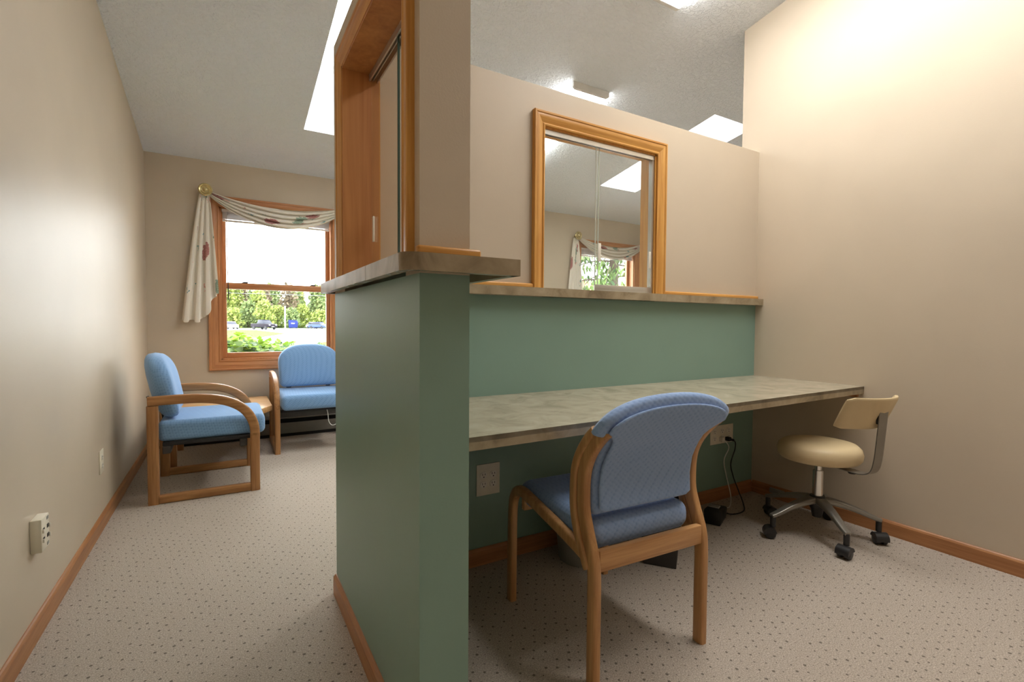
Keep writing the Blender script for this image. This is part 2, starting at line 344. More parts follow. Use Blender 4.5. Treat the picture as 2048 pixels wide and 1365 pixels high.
# ---- sliding window of the corridor partition
w3 = thing('window_3', 'sliding glass window with deep wood jamb facing the corridor', 'window', (XH, (H0+H1)/2, NZT), kind='structure')
casing(w3, 'x', XH, -1, H0, H1, NZT, HZ1, .062, ('casing_honey', 'casing_honey_y'), 'ltr', hs=.8)
casing(w3, 'x', XH2, 1, H0, H1, NZT, HZ1, .062, ('casing_honey', 'casing_honey_y'), 'ltr', hs=.5)
for a, b in (((XH-.008, H0-.001, NZT), (XH2, H0+.008, HZ1)), ((XH-.008, H1-.008, NZT), (XH2, H1+.001, HZ1)), ((XH-.008, H0, HZ1-.008), (XH2, H1, HZ1+.001))):
    MB().box(a, b).build('jamb', 'jamb_wood', w3, world=True)
MB().box((XH2-.036, H0+.008, HZ1-.03), (XH2-.031, H1-.008, HZ1-.008)).box((XH2-.022, H0+.008, HZ1-.026), (XH2-.019, H1-.008, HZ1-.008)).box((XH2-.008, H0+.008, HZ1-.03), (XH2-.003, H1-.008, HZ1-.008)).build('top_track', 'aluminium', w3, world=True)
MB().box((XH2-.036, H0+.008, NZT), (XH2-.003, H1-.008, NZT+.004)).build('bottom_track', 'aluminium', w3, world=True)
pane(w3, (XH2-.029, 1.478, NZT+.004), (XH2-.025, H1-.01, HZ1-.02), ((XH2-.034, H1-.05, NZT+.14), (XH2-.029, H1-.035, NZT+.23)))
MB().box((XH2-.030, 1.474, NZT+.004), (XH2-.024, 1.479, HZ1-.02)).build('pane_edge', 'glass_edge', w3, world=True)
pane(w3, (XH2-.016, H0+.01, NZT+.004), (XH2-.012, 1.515, HZ1-.02), ((XH2-.021, 1.45, NZT+.14), (XH2-.016, 1.465, NZT+.23)))
MB().box((XH2-.017, 1.513, NZT+.004), (XH2-.011, 1.517, HZ1-.02)).build('pane_edge', 'glass_edge', w3, world=True)
# ledge mouldings at the foot of the upper walls
def ledge_trim(name, lab, a, b, mat): struct(name, MB().box(a, b), mat, lab, 'trim', bevel=.006, seg=3)
ledge_trim('trim_1', 'honey wood moulding on the ledge left of the office window', (XH2, YB-.02, CZT), (D0-.062, YB, CZT+.02), 'casing_honey_x')
ledge_trim('trim_2', 'honey wood moulding on the ledge right of the office window', (D1+.062, YB-.02, CZT), (XR, YB, CZT+.02), 'casing_honey_x')
ledge_trim('trim_3', 'honey wood moulding on the end of the corridor partition', (XH-.012, YN-.022, NZT), (XH2+.02, YN, NZT+.02), 'casing_honey_x')
ledge_trim('trim_4', 'honey wood moulding inside the office along the corridor partition', (XH2, YN, NZT), (XH2+.02, H0-.062, NZT+.02), 'casing_honey_y')

# ---- ledges (laminate with a built-up edge)
def ledge(name, lab, poly, zb, zt, segs):
    t = thing(name, lab, 'counter', (sum(p[0] for p in poly)/len(poly), sum(p[1] for p in poly)/len(poly), zb))
    MB().prism(poly, 2, zt-.016, zt-.0006).build('top', 'laminate', t, world=True)
    for pts, th in segs:
        inn = []; out2 = []
        for i, p in enumerate(pts):
            a = Vector(pts[max(i-1, 0)]); b = Vector(pts[min(i+1, len(pts)-1)]); d = (b-a).normalized(); nrm = Vector((-d.y, d.x)); inn.append((p[0]+nrm.x*th, p[1]+nrm.y*th)); out2.append((p[0]-nrm.x*.0015, p[1]-nrm.y*.0015))
        MB().prism(out2+inn[::-1], 2, zb, zt).build('edge_band', 'laminate_edge', t, world=True, smooth=True, ang=25)
    return t
arc = [(.353-.035*sin(a)*1.0, .978+.035-.035*cos(a)) for a in [0, .26, .52, .79, 1.05, 1.31, 1.571]]
front = [(.592, .972)]+arc
polyA = [(.592, 1.851), (.592, .972)]+arc+[(.318, 1.30), (.32, 2.0), (.592, 2.0)]
def rev(p): return p[::-1]
ledge('ledge_counter', 'short laminate ledge counter wrapped over the end of the corridor partition', polyA, NZB, NZT,
      [(rev(arc)+[(.592, .972)], .02), ([(.592, .972), (.592, 1.85)], .02), ([(.32, 1.998), (.318, 1.30)], .02), ([(.318, 1.298), (.318, 1.013)], .02), ([(.592, 1.998), (.32, 1.998)], .02)])
ledge('ledge_counter', 'long narrow laminate ledge running over the desk to the tall wall', [(.592, 1.853), (XR, 1.853), (XR, YB2+.03), (.592, YB2+.03)], CZB, CZT,
      [([(.593, 1.853), (XR, 1.853)], .02), ([(XR, YB2+.03), (.593, YB2+.03)], .02)])
# ---- desk
DY0, DY1 = 1.224, 1.275
dk = thing('desk', 'long wall-mounted mottled laminate desktop under the office window', 'desk', ((XH2+XR)/2, 1.58, 0))
MB().prism([(XH2, DY0), (XR, DY1), (XR, YB), (XH2, YB)], 2, .735, .75).build('top', 'laminate', dk, world=True)
MB().prism([(XH2, DY0), (XR, DY1), (XR, DY1+.025), (XH2, DY0+.025)], 2, .711, .7495).build('front_edge', 'laminate_edge', dk, world=True)
for x0, x1 in ((XH2, XH2+.02), (XR-.02, XR)): MB().box((x0, 1.30, .69), (x1, YB, .735)).build('support_cleat', 'base_wood_y', dk, world=True)
MB().box((XH2+.02, YB-.02, .69), (XR-.02, YB, .735)).build('support_cleat', 'base_wood_x', dk, world=True)
MB().prism([(1.35, .735), (YB, .735), (YB, .55), (YB-.03, .55), (1.40, .705)], 0, 1.72, 1.745).build('bracket', 'base_wood_y', dk, world=True)

# ---- outside windows, blinds and drapes
def house_window(idx, x, lab):
    w = thing('window_%d' % idx, lab, 'window', (x+WW/2, YF, OZ0), kind='structure')
    a0, a1 = x+OW, x+WW-OW
    casing(w, 'y', YF, -1, a0, a1, OZ0, OZ1, OW, ('window_wood', 'window_wood_x'), 'ltrb', hs=1.1)
    for a, b in (((a0, YF, OZ0), (a0+.014, YF+.16, OZ1)), ((a1-.014, YF, OZ0), (a1, YF+.16, OZ1)), ((a0, YF, OZ1-.014), (a1, YF+.16, OZ1)), ((a0, YF, OZ0), (a1, YF+.16, OZ0+.014))):
        MB().box(a, b).build('jamb', 'window_wood', w, world=True)
    def sash(y, z0, z1, bot, topr):
        f = MB().box((a0+.014, y, z0), (a0+.05, y+.03, z1)).build('sash_stile', 'window_wood', w, bevel=.003, world=True)
        MB().box((a1-.05, y, z0), (a1-.014, y+.03, z1)).build('sash_stile', 'window_wood', w, bevel=.003, world=True)
        MB().box((a0+.05, y, z0), (a1-.05, y+.03, z0+bot)).build('sash_rail', 'window_wood_x', w, bevel=.003, world=True)
        MB().box((a0+.05, y, z1-topr), (a1-.05, y+.03, z1)).build('sash_rail', 'window_wood_x', w, bevel=.003, world=True)
        MB().box((a0+.045, y+.013, z0+bot-.005), (a1-.045, y+.017, z1-topr+.005)).build('pane', 'glass', w, world=True)
    sash(YF+.05, OZ0+.014, 1.425, .05, .056); sash(YF+.085, 1.369, OZ1-.014, .056, .045)
    for dx in (.17, .75):
        MB().box((a0+dx, YF+.048, 1.425), (a0+dx+.05, YF+.075, 1.431)).box((a0+dx+.01, YF+.052, 1.431), (a0+dx+.075, YF+.062, 1.437)).build('sash_lock', 'dark_metal', w, world=True)
    # blind
    b = thing('window_blind', 'raised white slat blind at the head of the window %s' % ('beside the corridor wall' if idx == 1 else 'seen through the office glass'), 'blind', (x+WW/2, YF+.02, 1.95))
    MB().box((a0+.02, YF+.004, 2.045), (a1-.02, YF+.04, 2.07)).build('headrail', 'blind_white', b, bevel=.002, world=True)
    sl = None
    for k in range(11):
        z = 2.04-k*.0055
        if sl is None: sl = MB().box((a0+.025, YF+.006, z), (a1-.025, YF+.034, z+.0022)).build('slat', 'blind_white', b, world=True)
        else:
            c = sl.copy(); COL.objects.link(c); c.location.z -= k*.0055; c.location.y += .0015*(-1)**k
    MB().box((a0+.025, YF+.006, 1.963), (a1-.025, YF+.036, 1.978)).build('bottom_rail', 'blind_white', b, bevel=.002, world=True)
    MB().tube([(a0+.055, YF+.0, 2.05), (a0+.056, YF-.004, 1.75), (a0+.062, YF-.006, 1.42)], .0038).build('wand', 'blind_white', b, world=True)
    MB().tube([(a0+.062, YF-.006, 1.42), (a0+.064, YF-.006, 1.27)], .0045).build('wand_grip', 'dark_plastic', b, world=True)
    # drape
    RX0, RX1, RZ = x-.008, x+WW+.06, 2.2
    d = thing('curtain_swag', 'floral white swag valance %s' % ('with one long side tail beside the corridor wall' if idx == 1 else 'with two side tails seen through the office glass'), 'curtain', ((RX0+RX1)/2, YF-.05, RZ))
    nu, nv = 60, 46; mb = MB(); mb.uv = []; random.seed(idx)
    for i in range(nu+1):
        u = i/nu; s = 4*u*(1-u); s2 = s**.9
        for j in range(nv+1):
            v = j/nv
            zt = RZ+.012-.10*s2; zb = RZ-.012-.255*s2
            xx = RX0+(RX1-RX0)*u
            ph = v*4.2+.25*sin(u*5+idx)
            fold = abs(sin(pi*ph))**.7; y = YF-.03-.05*s2**.5*fold-.018*s2-.02*v*s2
            z = zt+(zb-zt)*v-.012*s2*fold
            mb.v.append((xx, y, z)); mb.uv.append((u*1.5+.13*idx, v*.62+idx*.31))
    for i in range(nu):
        for j in range(nv): a = i*(nv+1)+j; mb.f.append((a, a+nv+1, a+nv+2, a+1))
    mb.build('swag', 'floral_fabric', d, smooth=True, world=True, ang=180)
    for sd in (-1, 1):
        mb = MB(); mb.uv = []; nu2, nv2 = 72, 30; cx = RX0 if sd < 0 else RX1
        for i in range(nu2+1):
            u = i/nu2                    # u=0 outer side
            rise = max(0, (u-.55)/.45)
            pl_ = 3.4*u+.1; zz = abs((pl_ % 1)*2-1)
            zb = 1.075+.27*rise**1.1+.012*cos(2*pi*pl_)+(.0 if u < .5 else .03*(zz-.5))
            for j in range(nv2+1):
                v = j/nv2; z = RZ-.03+(zb-RZ+.03)*v
                xo = -.045+.075*u; xb = -.185+.275*u; q = v**.85
                xx = xo+(xb-xo)*q+0.012*q*sin(4*pi*pl_)*(.3+.7*u)
                y = YF-.034-(.008+.042*q)*abs(sin(pi*pl_))**.75-.008*q
                mb.v.append((cx+(xx if sd < 0 else -xx), y, z)); mb.uv.append((u*.62+.37*idx+(.5 if sd > 0 else 0), v*1.15+.2*idx))
        for i in range(nu2):
            for j in range(nv2): a = i*(nv2+1)+j; mb.f.append((a, a+nv2+1, a+nv2+2, a+1))
        mb.build('tail', 'floral_fabric', d, smooth=True, world=True, ang=180)
    for k, rx in enumerate((RX0, RX1)):
        sidetxt = ('corridor wall' if k == 0 else 'desk partition') if idx == 1 else ('tied-back tail' if k == 0 else 'end wall')
        r = thing('curtain_rosette', 'round brass swag rosette of the %s window on its %s side' % ('ivy' if idx == 1 else 'conifer', sidetxt), 'rosette', (rx, YF, RZ), group='brass drapery rosettes')
        MB().lathe([(0, -.105), (.012, -.104), (.018, -.098), (.02, -.094), (.032, -.096), (.036, -.09), (.046, -.093), (.054, -.086), (.053, -.078), (.02, -.074), (0, -.072)], n=32, axis=1).build('face', 'brass', r, smooth=True, ang=50)
        MB().lathe([(.011, -.075), (.011, 0)], n=12, axis=1).build('stem', 'brass', r, smooth=True)
house_window(1, WX[0], 'wooden double-hung window looking on ivy and the parking lot')
house_window(2, WX[1], 'wooden double-hung window looking on a conifer')

# ---- skylights
def skylight(n, s, lab):
    x0, x1, y0, y1 = s; w = thing('window_%d' % n, lab, 'skylight', ((x0+x1)/2, (y0+y1)/2, cz((y0+y1)/2)), kind='structure'); H = .5
    def q(pts, nm, mat): MB().add(pts, [(0, 1, 2, 3)]).build(nm, mat, w, world=True)
    for (ax, ay), (bx, by) in (((x0, y0), (x1, y0)), ((x1, y0), (x1, y1)), ((x1, y1), (x0, y1)), ((x0, y1), (x0, y0))):
        q([(ax, ay, cz(ay)-.001), (bx, by, cz(by)-.001), (bx, by, cz(by)+H+.08), (ax, ay, cz(ay)+H+.08)], 'shaft_wall', 'white_shaft')
    b = .03
    def sl(xa, ya, xb, yb): return MB().add([(xa, ya, cz(ya)+H), (xb, ya, cz(ya)+H), (xb, yb, cz(yb)+H), (xa, yb, cz(yb)+H), (xa, ya, cz(ya)+H+.04), (xb, ya, cz(ya)+H+.04), (xb, yb, cz(yb)+H+.04), (xa, yb, cz(yb)+H+.04)],
                     [(0, 3, 2, 1), (4, 5, 6, 7), (0, 1, 5, 4), (1, 2, 6, 5), (2, 3, 7, 6), (3, 0, 4, 7)])
    for a in ((x0, y0, x1, y0+b), (x0, y1-b, x1, y1), (x0, y0+b, x0+b, y1-b), (x1-b, y0+b, x1, y1-b)): sl(*a).build('frame', 'white_metal', w, world=True)
    sl(x0+b, y0+b, x1-b, y1-b).build('pane', 'glass', w, world=True)
    for o in w.children:
        if o.name.startswith('pane'):
            o.scale.z = 1
skylight(5, SK[0], 'long white skylight in the ceiling near the corridor')
skylight(6, SK[1], 'long white skylight in the ceiling beyond the tall wall')

# ---- fluorescent fixtures
def fixture(x0, x1, y0, y1, lab):
    zc = cz((y0+y1)/2); t = thing('ceiling_light', lab, 'ceiling light', ((x0+x1)/2, (y0+y1)/2, zc), group='fluorescent ceiling lights')
    D = .048
    def Z(y, d): return cz(y)-d
    def piece(pts0, ya, yb):
        n = len(pts0); return MB().loft([[(x, ya, Z(ya, d)) for x, d in pts0], [(x, yb, Z(yb, d)) for x, d in pts0]])
    sec = [(x0+.03, .004), (x1-.03, .004), (x1, .02), (x1, .035), (x1-.02, D), (x0+.02, D), (x0, .035), (x0, .02)]
    piece(sec, y0+.02, y1-.02).build('diffuser', 'lamp_diffuser', t, world=True)
    cap = [(x0-.004, .001), (x1+.004, .001), (x1+.004, .037), (x1-.016, D+.002), (x0+.016, D+.002), (x0-.004, .037)]
    piece(cap, y0, y0+.02).build('end_cap', 'white_metal', t, world=True); piece(cap, y1-.02, y1).build('end_cap', 'white_metal', t, world=True)
    piece([(x0+.03, .0005), (x1-.03, .0005), (x1-.03, .004), (x0+.03, .004)], y0+.02, y1-.02).build('tray', 'white_metal', t, world=True)
fixture(2.2, 2.53, 2.875, 4.09, 'fluorescent ceiling light beyond the desk partition')
fixture(2.0, 2.335, -.39, 2.055, 'long fluorescent ceiling light above the desk')

# ------------------------------------------------------------------ furniture
def pillow(outline, T, yoff, tpow=2.6, rings=(0.001, .35, .6, .78, .9, .965, 1.0), cx=None, back=1.0):
    """cushion: closed outline in (x,z), thickness +-T along y, yoff(x,z) bends it"""
    n = len(outline); c = Vector((sum(p[0] for p in outline)/n, sum(p[1] for p in outline)/n)); R = []
    seq = [(s, -1) for s in rings]+[(s, 1) for s in rings[::-1][1:]]
    for s, sg in seq:
        h = T*(max(0, 1-s**tpow))**(1/tpow)*(1 if sg < 0 else back); ring = []
        for p in outline:
            x = c.x+(p[0]-c.x)*s; z = c.y+(p[1]-c.y)*s; ring.append((x, yoff(x, z)+sg*h, z))
        R.append(ring)
    return MB().loft(R)
def arch_outline(w0, w1, z0, z1, zs, n=14, p=2.4, rb=.05):
    """flat bottom with rounded corners, sides from half width w0 to w1 at zs, elliptical top up to z1"""
    pts = []
    for k in range(6): a = pi/2*k/5; pts.append((w0-rb+rb*sin(a), z0+rb-rb*cos(a)))
    for k in range(1, 6): f = k/6; pts.append((w0+(w1-w0)*f**1.3, z0+rb+(zs-z0-rb)*f))
    for k in range(n+1):
        a = pi/2*k/n; pts.append((w1*cos(a)**(2/p), zs+(z1-zs)*sin(a)**(2/p)))
    return pts+[(-x, z) for x, z in pts[::-1] if x > 1e-6]

# ---- arm chairs (local: faces -y)
def arm_chair(label, loc, rz, group):
    t = thing('arm_chair', label, 'chair', loc, rz, group)
    # closed-loop side frame, stations go up the rear post, over the arm, down the front leg, along the floor rail
    for sx in (-1, 1):
        X = sx*.31
        def sw(pts, hh, nm, mat='chair_oak', sub=3):
            MB().sweep(smoothpath([(X, y, z) for y, z in pts], sub), (1, 0, 0), .021, hh, 16, 4.5).build(nm, mat, t, smooth=True, ang=60)
        sw([(.262, .0), (.262, .2), (.262, .4), (.262, .578)], .0285, 'rear_leg')
        sw([(.285, .606), (.2, .608), (.1, .609), (.02, .606), (-.06, .595), (-.13, .572), (-.19, .535), (-.232, .485), (-.258, .42), (-.264, .36)], .0275, 'arm', 'chair_oak_h', 4)
        sw([(-.264, .365), (-.262, .24), (-.262, .1), (-.262, .0)], .0275, 'front_leg')
        sw([(.235, .026), (.1, .026), (-.1, .026), (-.236, .026)], .0255, 'floor_rail', 'chair_oak_h')
        for y, z in ((-.262, .31), (.262, .27)):
            MB().lathe([(0, 0), (.008, 0), (.008, .002), (0, .003)], (X+sx*.02, y, z), 12, 0).build('screw_cap', 'slot_dark', t)
    # seat
    mb = MB().box((-.28, -.325, .352), (.28, .245, .478)); s = mb.build('seat', 'blue_fabric', t, bevel=.036, seg=5, ang=80)
    MB().box((-.285, -.25, .33), (.285, .22, .354)).build('seat_frame', 'seat_under', t, bevel=.004)
    for y in (-.2, .2): MB().box((-.29, y-.02, .285), (.29, y+.02, .331)).build('cross_rail', 'dark_bin', t, bevel=.004)
    lean = lambda x, z: .205+(z-.5)*.20+.04*(x/.27)**2*-1
    pillow(arch_outline(.255, .262, .49, .872, .70), .068, lean, 3.0).build('backrest', 'blue_fabric', t, smooth=True, ang=70)
    for sx in (-1, 1): MB().sweep([(sx*.17, .245, .36), (sx*.17, .265, .5), (sx*.17, .30, .62)], (1, 0, 0), .02, .006).build('back_bracket', 'dark_metal', t, smooth=True)
    return t
arm_chair('blue upholstered oak arm chair with its back to the corridor wall', (-.11, 3.79, 0), pi/2, 'waiting room arm chairs')
arm_chair('blue upholstered oak arm chair under the window behind the green partition', (.662, 4.60, 0), 0, 'waiting room arm chairs')
# ---- corner table
t = thing('corner_table', 'low light oak corner table between the two blue arm chairs', 'table', (-.08, 4.55, 0))
MB().prism([(-.38, 4.13), (.19, 4.13), (.318, 4.36), (.318, 4.93), (-.38, 4.93)], 2, .355, .40).build('tabletop', 'table_oak', t, bevel=.006, world=True)
MB().box((-.34, 4.2, .29), (.24, 4.22, .355)).box((-.34, 4.85, .29), (.24, 4.87, .355)).box((-.34, 4.22, .29), (-.32, 4.85, .355)).box((.22, 4.4, .29), (.24, 4.85, .355)).build('apron', 'table_oak', t, world=True)
for x, y in ((-.335, 4.22), (.17, 4.24), (-.335, 4.86), (.23, 4.86)): MB().box((x-.022, y-.022, 0), (x+.022, y+.022, .355)).build('leg', 'chair_oak', t, bevel=.004, world=True)
# ---- guest chair at the desk (local: faces +y, rear legs at y=0)
g = thing('guest_chair', 'blue armless guest chair with bent maple frame pushed up to the desk', 'chair', (1.147, 1.075, 0), radians(-2.5))
for sx in (-1, 1):
    X = sx*.224
    inner = [(0, 0), (0, .18), (0, .32), (.008, .385), (.033, .45), (.053, .51), (.056, .58), (.048, .64), (.022, .695), (-.02, .745), (-.055, .775)]
    MB().sweep(smoothpath([(X, y, z) for y, z in inner], 4), (1, 0, 0), .0145, [.021]*41, 16, 4).build('rear_leg', 'bent_maple', g, smooth=True, ang=60)
    outer = [(.02, .345), (.042, .39), (.07, .44), (.088, .50), (.091, .57), (.084, .635), (.058, .69), (.018, .74), (-.01, .765)]
    MB().sweep(smoothpath([(X+sx*.004, y, z) for y, z in outer], 4), (1, 0, 0), .0165, [.010]+[.0155]*32, 16, 4).build('back_upright', 'bent_maple', g, smooth=True, ang=60)
    fl = [(.512, 0), (.511, .2), (.508, .34), (.498, .40), (.472, .437), (.43, .448), (.37, .44), (.28, .424), (.16, .403), (.03, .375)]
    MB().sweep(smoothpath([(X, y, z) for y, z in fl], 4), (1, 0, 0), .0145, [.019]*37, 16, 4).build('front_leg', 'bent_maple', g, smooth=True, ang=60)
MB().box((-.212, -.012, .342), (.212, .012, .405)).build('rear_rail', 'bent_maple_x', g, bevel=.004)
MB().box((-.212, .44, .37), (.212, .462, .43)).build('front_rail', 'bent_maple_x', g, bevel=.004)
MB().box((-.208, .03, .378), (.208, .50, .475)).build('seat', 'slate_fabric', g, bevel=.04, seg=5, ang=80)
def bendC(x, z):
    P = [(.46, .05), (.52, .068), (.58, .07), (.64, .06), (.70, .03), (.75, -.012), (.80, -.045), (.88, -.075)]
    for (z0, y0), (z1, y1) in zip(P, P[1:]):
        if z <= z1: f = max(0, (z-z0)/(z1-z0)); f = f; return y0+(y1-y0)*f+.03*(x/.24)**2*-.5
    return P[-1][1]
def outlineC():
    pts = [(.185, .49), (.200, .495), (.207, .51)]
    for k in range(1, 8): pts.append((.207, .51+(.725-.51)*k/8))
    pts += [(.210, .735), (.232, .748), (.258, .758), (.268, .768)]
    for k in range(1, 13): a = pi/2*k/12; pts.append((.268*cos(a)**.92, .768+.10*sin(a)**.9))
    return pts+[(-x, z) for x, z in pts[::-1] if x > 1e-6]
pillow(outlineC(), .036, bendC, 3.2).build('backrest', 'slate_fabric', g, smooth=True, ang=75)
def outlineP():
    pts = [(.17, .505), (.19, .515)]+[(.19, .52+.028*k) for k in range(1, 8)]+[(.198, .735), (.222, .758)]
    for k in range(0, 11): a = pi/2*k/10; pts.append((.236*cos(a)**.9, .768+.068*sin(a)**.9))
    return pts+[(-x, z) for x, z in pts[::-1] if x > 1e-6]
pillow(outlineP(), .007, lambda x, z: bendC(x, z)-.0345, 6, (0.001, .5, .8, .95, .985, 1.0)).build('rear_panel', 'slate_fabric', g, smooth=True, ang=75)
# ---- task stool
SX, SY = 2.615, 1.335; BD = math.atan2(-.277, -.042)
st = thing('task_stool', 'cream vinyl task stool with small backrest on a five-star caster base', 'stool', (SX, SY, 0))
MB().lathe([(0, .478), (.07, .482), (.13, .482), (.165, .474), (.183, .456), (.19, .432), (.187, .408), (.175, .392), (.1, .388), (0, .388)], n=48).build('seat', 'vinyl_cream', st, smooth=True, ang=70)
MB().lathe([(0, .388), (.12, .388), (.12, .38), (.05, .376), (.035, .36), (0, .36)], n=28).build('seat_plate', 'dark_metal', st, smooth=True, ang=40)
MB().lathe([(.016, .36), (.016, .33), (.024, .33), (.024, .195), (0, .195)], n=24).build('column', 'chrome', st, smooth=True, ang=40)
MB().lathe([(0, .20), (.032, .20), (.042, .185), (.042, .15), (.03, .13), (.022, .09), (0, .09)], n=24).build('hub', 'dark_metal', st, smooth=True, ang=40)
for k in range(5):
    a = radians(162+72*k); u = Vector((cos(a), sin(a), 0)); s = Vector((-sin(a), cos(a), 0))
    path = [u*.02+Vector((0, 0, .178)), u*.08+Vector((0, 0, .172)), u*.16+Vector((0, 0, .152)), u*.235+Vector((0, 0, .124)), u*.272+Vector((0, 0, .113))]
    lg = MB().sweep(smoothpath(path, 3), s, [.026, .026, .025, .024, .023, .022, .02, .019, .018, .017, .016, .015, .013], [.017, .017, .017, .016, .015, .014, .013, .012, .011, .010, .010, .009, .009], 14, 4).build('base_arm', 'grey_steel', st, smooth=True, ang=60)
    tip = u*.262
    cst = MB().tube([tip+Vector((0, 0, .112)), tip+Vector((0, 0, .058))], .013, 12).build('caster', 'dark_plastic', lg, smooth=True)
    wd_ = radians(40+50*k); wa = Vector((cos(wd_), sin(wd_), 0)); wp = Vector((-sin(wd_), cos(wd_), 0)); mbw = MB()
    cc = tip+wp*.014+Vector((0, 0, .027))
    for sg in (-1, 1):
        rings = []
        for h, r in ((.006, .0), (.006, .024), (.009, .027), (.022, .027), (.027, .022), (.028, .0)):
            rings.append([cc+wa*(sg*h)+(wp*cos(2*pi*q/20)+Vector((0, 0, 1))*sin(2*pi*q/20))*max(r, .0005) for q in range(20)])
        mbw.loft(rings)
    mbw.build('wheel', 'dark_plastic', lg, smooth=True, ang=45)
    rings = []
    for h in (-.029, .029): rings.append([cc+wa*h+(wp*cos(q)+Vector((0, 0, 1))*sin(q))*r for r, qs in ((.031, [i*pi/10-.2 for i in range(11)]),) for q in qs]+[cc+wa*h+Vector((0, 0, .008))])
    MB().loft(rings).build('hood', 'dark_plastic', lg, smooth=True, ang=45)
u = Vector((cos(BD), sin(BD), 0)); s = Vector((-sin(BD), cos(BD), 0)); Zv = Vector((0, 0, 1))
br = smoothpath([u*.06+Zv*.378, u*.18+Zv*.374, u*.235+Zv*.378, u*.268+Zv*.40, u*.282+Zv*.45, u*.29+Zv*.53, u*.297+Zv*.62, u*.302+Zv*.685], 4)
MB().sweep(br, s, .03, .003, 12, 6).build('back_bracket', 'grey_steel', st, smooth=True, ang=60)
MB().lathe([(0, 0), (.018, 0), (.02, -.012), (.016, -.02), (0, -.02)], tuple(u*.15+s*.03+Zv*.372), 10).build('tension_knob', 'dark_plastic', st, smooth=True, ang=40)
n = 14; rings = []
def padpt(a, z, off):   # a across -1..1
    w = .165; return u*(.285-.075*a*a+off+(z-.66)*.45)+s*(w*a)+Zv*z
for k in range(n+1):
    a = -1+2*k/n; e = max(0, (abs(a)-.86)/.14); sh = (1-e*e)**.5 if e < 1 else .0
    hz = .076*(.86+.14*sh); ht = .012*(.45+.55*sh); cz_ = .672; ring = []
    for q in range(20):
        th = 2*pi*(q+.5)/20; ring.append(padpt(a, cz_+hz*math.copysign(abs(sin(th))**.45, sin(th)), ht*math.copysign(abs(cos(th))**.5, cos(th))))
    rings.append(ring)
MB().loft(rings).build('backrest', 'vinyl_cream', st, smooth=True, ang=60)
MB().box((-.03, -.006, -.035), (.03, .006, .035)).build('back_plate', 'dark_metal', st, bevel=.003).matrix_local = Matrix.Translation(u*.292+Zv*.66) @ Matrix.Rotation(BD+pi/2, 4, 'Z')

# ---- bins and small things under the desk
b = thing('wastebasket', 'round light grey wastebasket behind the guest chair leg under the desk', 'wastebasket', (1.395, 1.735, 0))
MB().lathe([(0, .0), (.098, .0), (.102, .006), (.13, .30), (.136, .303), (.136, .312), (.127, .312), (.098, .012), (0, .012)], n=36).build('bin', 'grey_bin', b, smooth=True, ang=40)
MB().lathe([(.128, .304), (.139, .304), (.139, .316), (.128, .316), (.128, .304)], n=36).build('rim', 'grey_bin', b, smooth=True, ang=40)
b = thing('wastebasket', 'small dark rectangular wastebasket on the carpet below the guest chair seat', 'wastebasket', (1.73, 1.56, 0), radians(38))
mb = MB(); mb.loft([[(-.11, -.07, 0), (.11, -.07, 0), (.11, .07, 0), (-.11, .07, 0)], [(-.14, -.09, .28), (.14, -.09, .28), (.14, .09, .28), (-.14, .09, .28)], [(-.134, -.084, .28), (.134, -.084, .28), (.134, .084, .28), (-.134, .084, .28)], [(-.105, -.065, .01), (.105, -.065, .01), (.105, .065, .01), (-.105, .065, .01)]])
mb.build('bin', 'dark_bin', b, bevel=.004)
MB().box((-.146, -.096, .272), (.146, -.088, .286)).box((-.146, .088, .272), (.146, .096, .286)).box((-.146, -.088, .272), (-.138, .088, .286)).box((.138, -.088, .272), (.146, .088, .286)).build('rim', 'dark_bin', b)
pa = thing('power_adapter', 'black power adapter lying on the carpet between guest chair and stool', 'power adapter', (2.30, 1.70, 0), radians(25))
MB().loft([[(-.075, -.04, 0), (.075, -.04, 0), (.075, .04, 0), (-.075, .04, 0)], [(-.08, -.045, .075), (.085, -.045, .06), (.085, .045, .06), (-.08, .045, .075)], [(-.065, -.03, .092), (.06, -.03, .07), (.06, .03, .07), (-.065, .03, .092)]]).build('case', 'black', pa, bevel=.006)
MB().box((-.06, -.028, .088), (-.02, .028, .096)).build('label_flap', 'grey_bin', pa, bevel=.002)
tag(MB().tube(smoothpath([(2.655, 1.872, .372), (2.672, 1.85, .36), (2.688, 1.86, .31), (2.672, 1.875, .22), (2.69, 1.87, .14), (2.70, 1.84, .06), (2.66, 1.78, .008), (2.55, 1.70, .006), (2.45, 1.70, .006), (2.385, 1.735, .02)], 6), .0035, 6).build('black_cord', 'black', None, smooth=True), 'black power cord hanging from the outlet under the desk to the adapter', 'cord')
tag(MB().tube(smoothpath([(2.60, 1.868, .372), (2.615, 1.85, .33), (2.60, 1.87, .25), (2.625, 1.87, .15), (2.60, 1.82, .05), (2.52, 1.77, .012), (2.42, 1.745, .04)], 6), .0028, 6).build('white_cord', 'cord_white', None, smooth=True), 'thin white cord hanging below the outlet near the stool', 'cord')
tag(MB().tube(smoothpath([(.735, 4.345, .329), (.735, 4.30, .30), (.74, 4.29, .24), (.765, 4.29, .205), (.80, 4.29, .215), (.83, 4.31, .26), (.84, 4.345, .329)], 6), .003, 6).build('loose_cord', 'cord_white', None, smooth=True), 'thin white cord looped under the seat of the chair below the window', 'cord')
gb = thing('cable_box', 'small grey cable box on the baseboard behind the stool', 'cable box', (XR-.013, 1.72, .035))
MB().box((-.018, -.045, 0), (0, .045, .03)).build('case', 'grey_bin', gb, bevel=.003)
MB().box((-.02, -.03, .008), (-.018, .03, .022)).build('lid', 'grey_steel', gb)
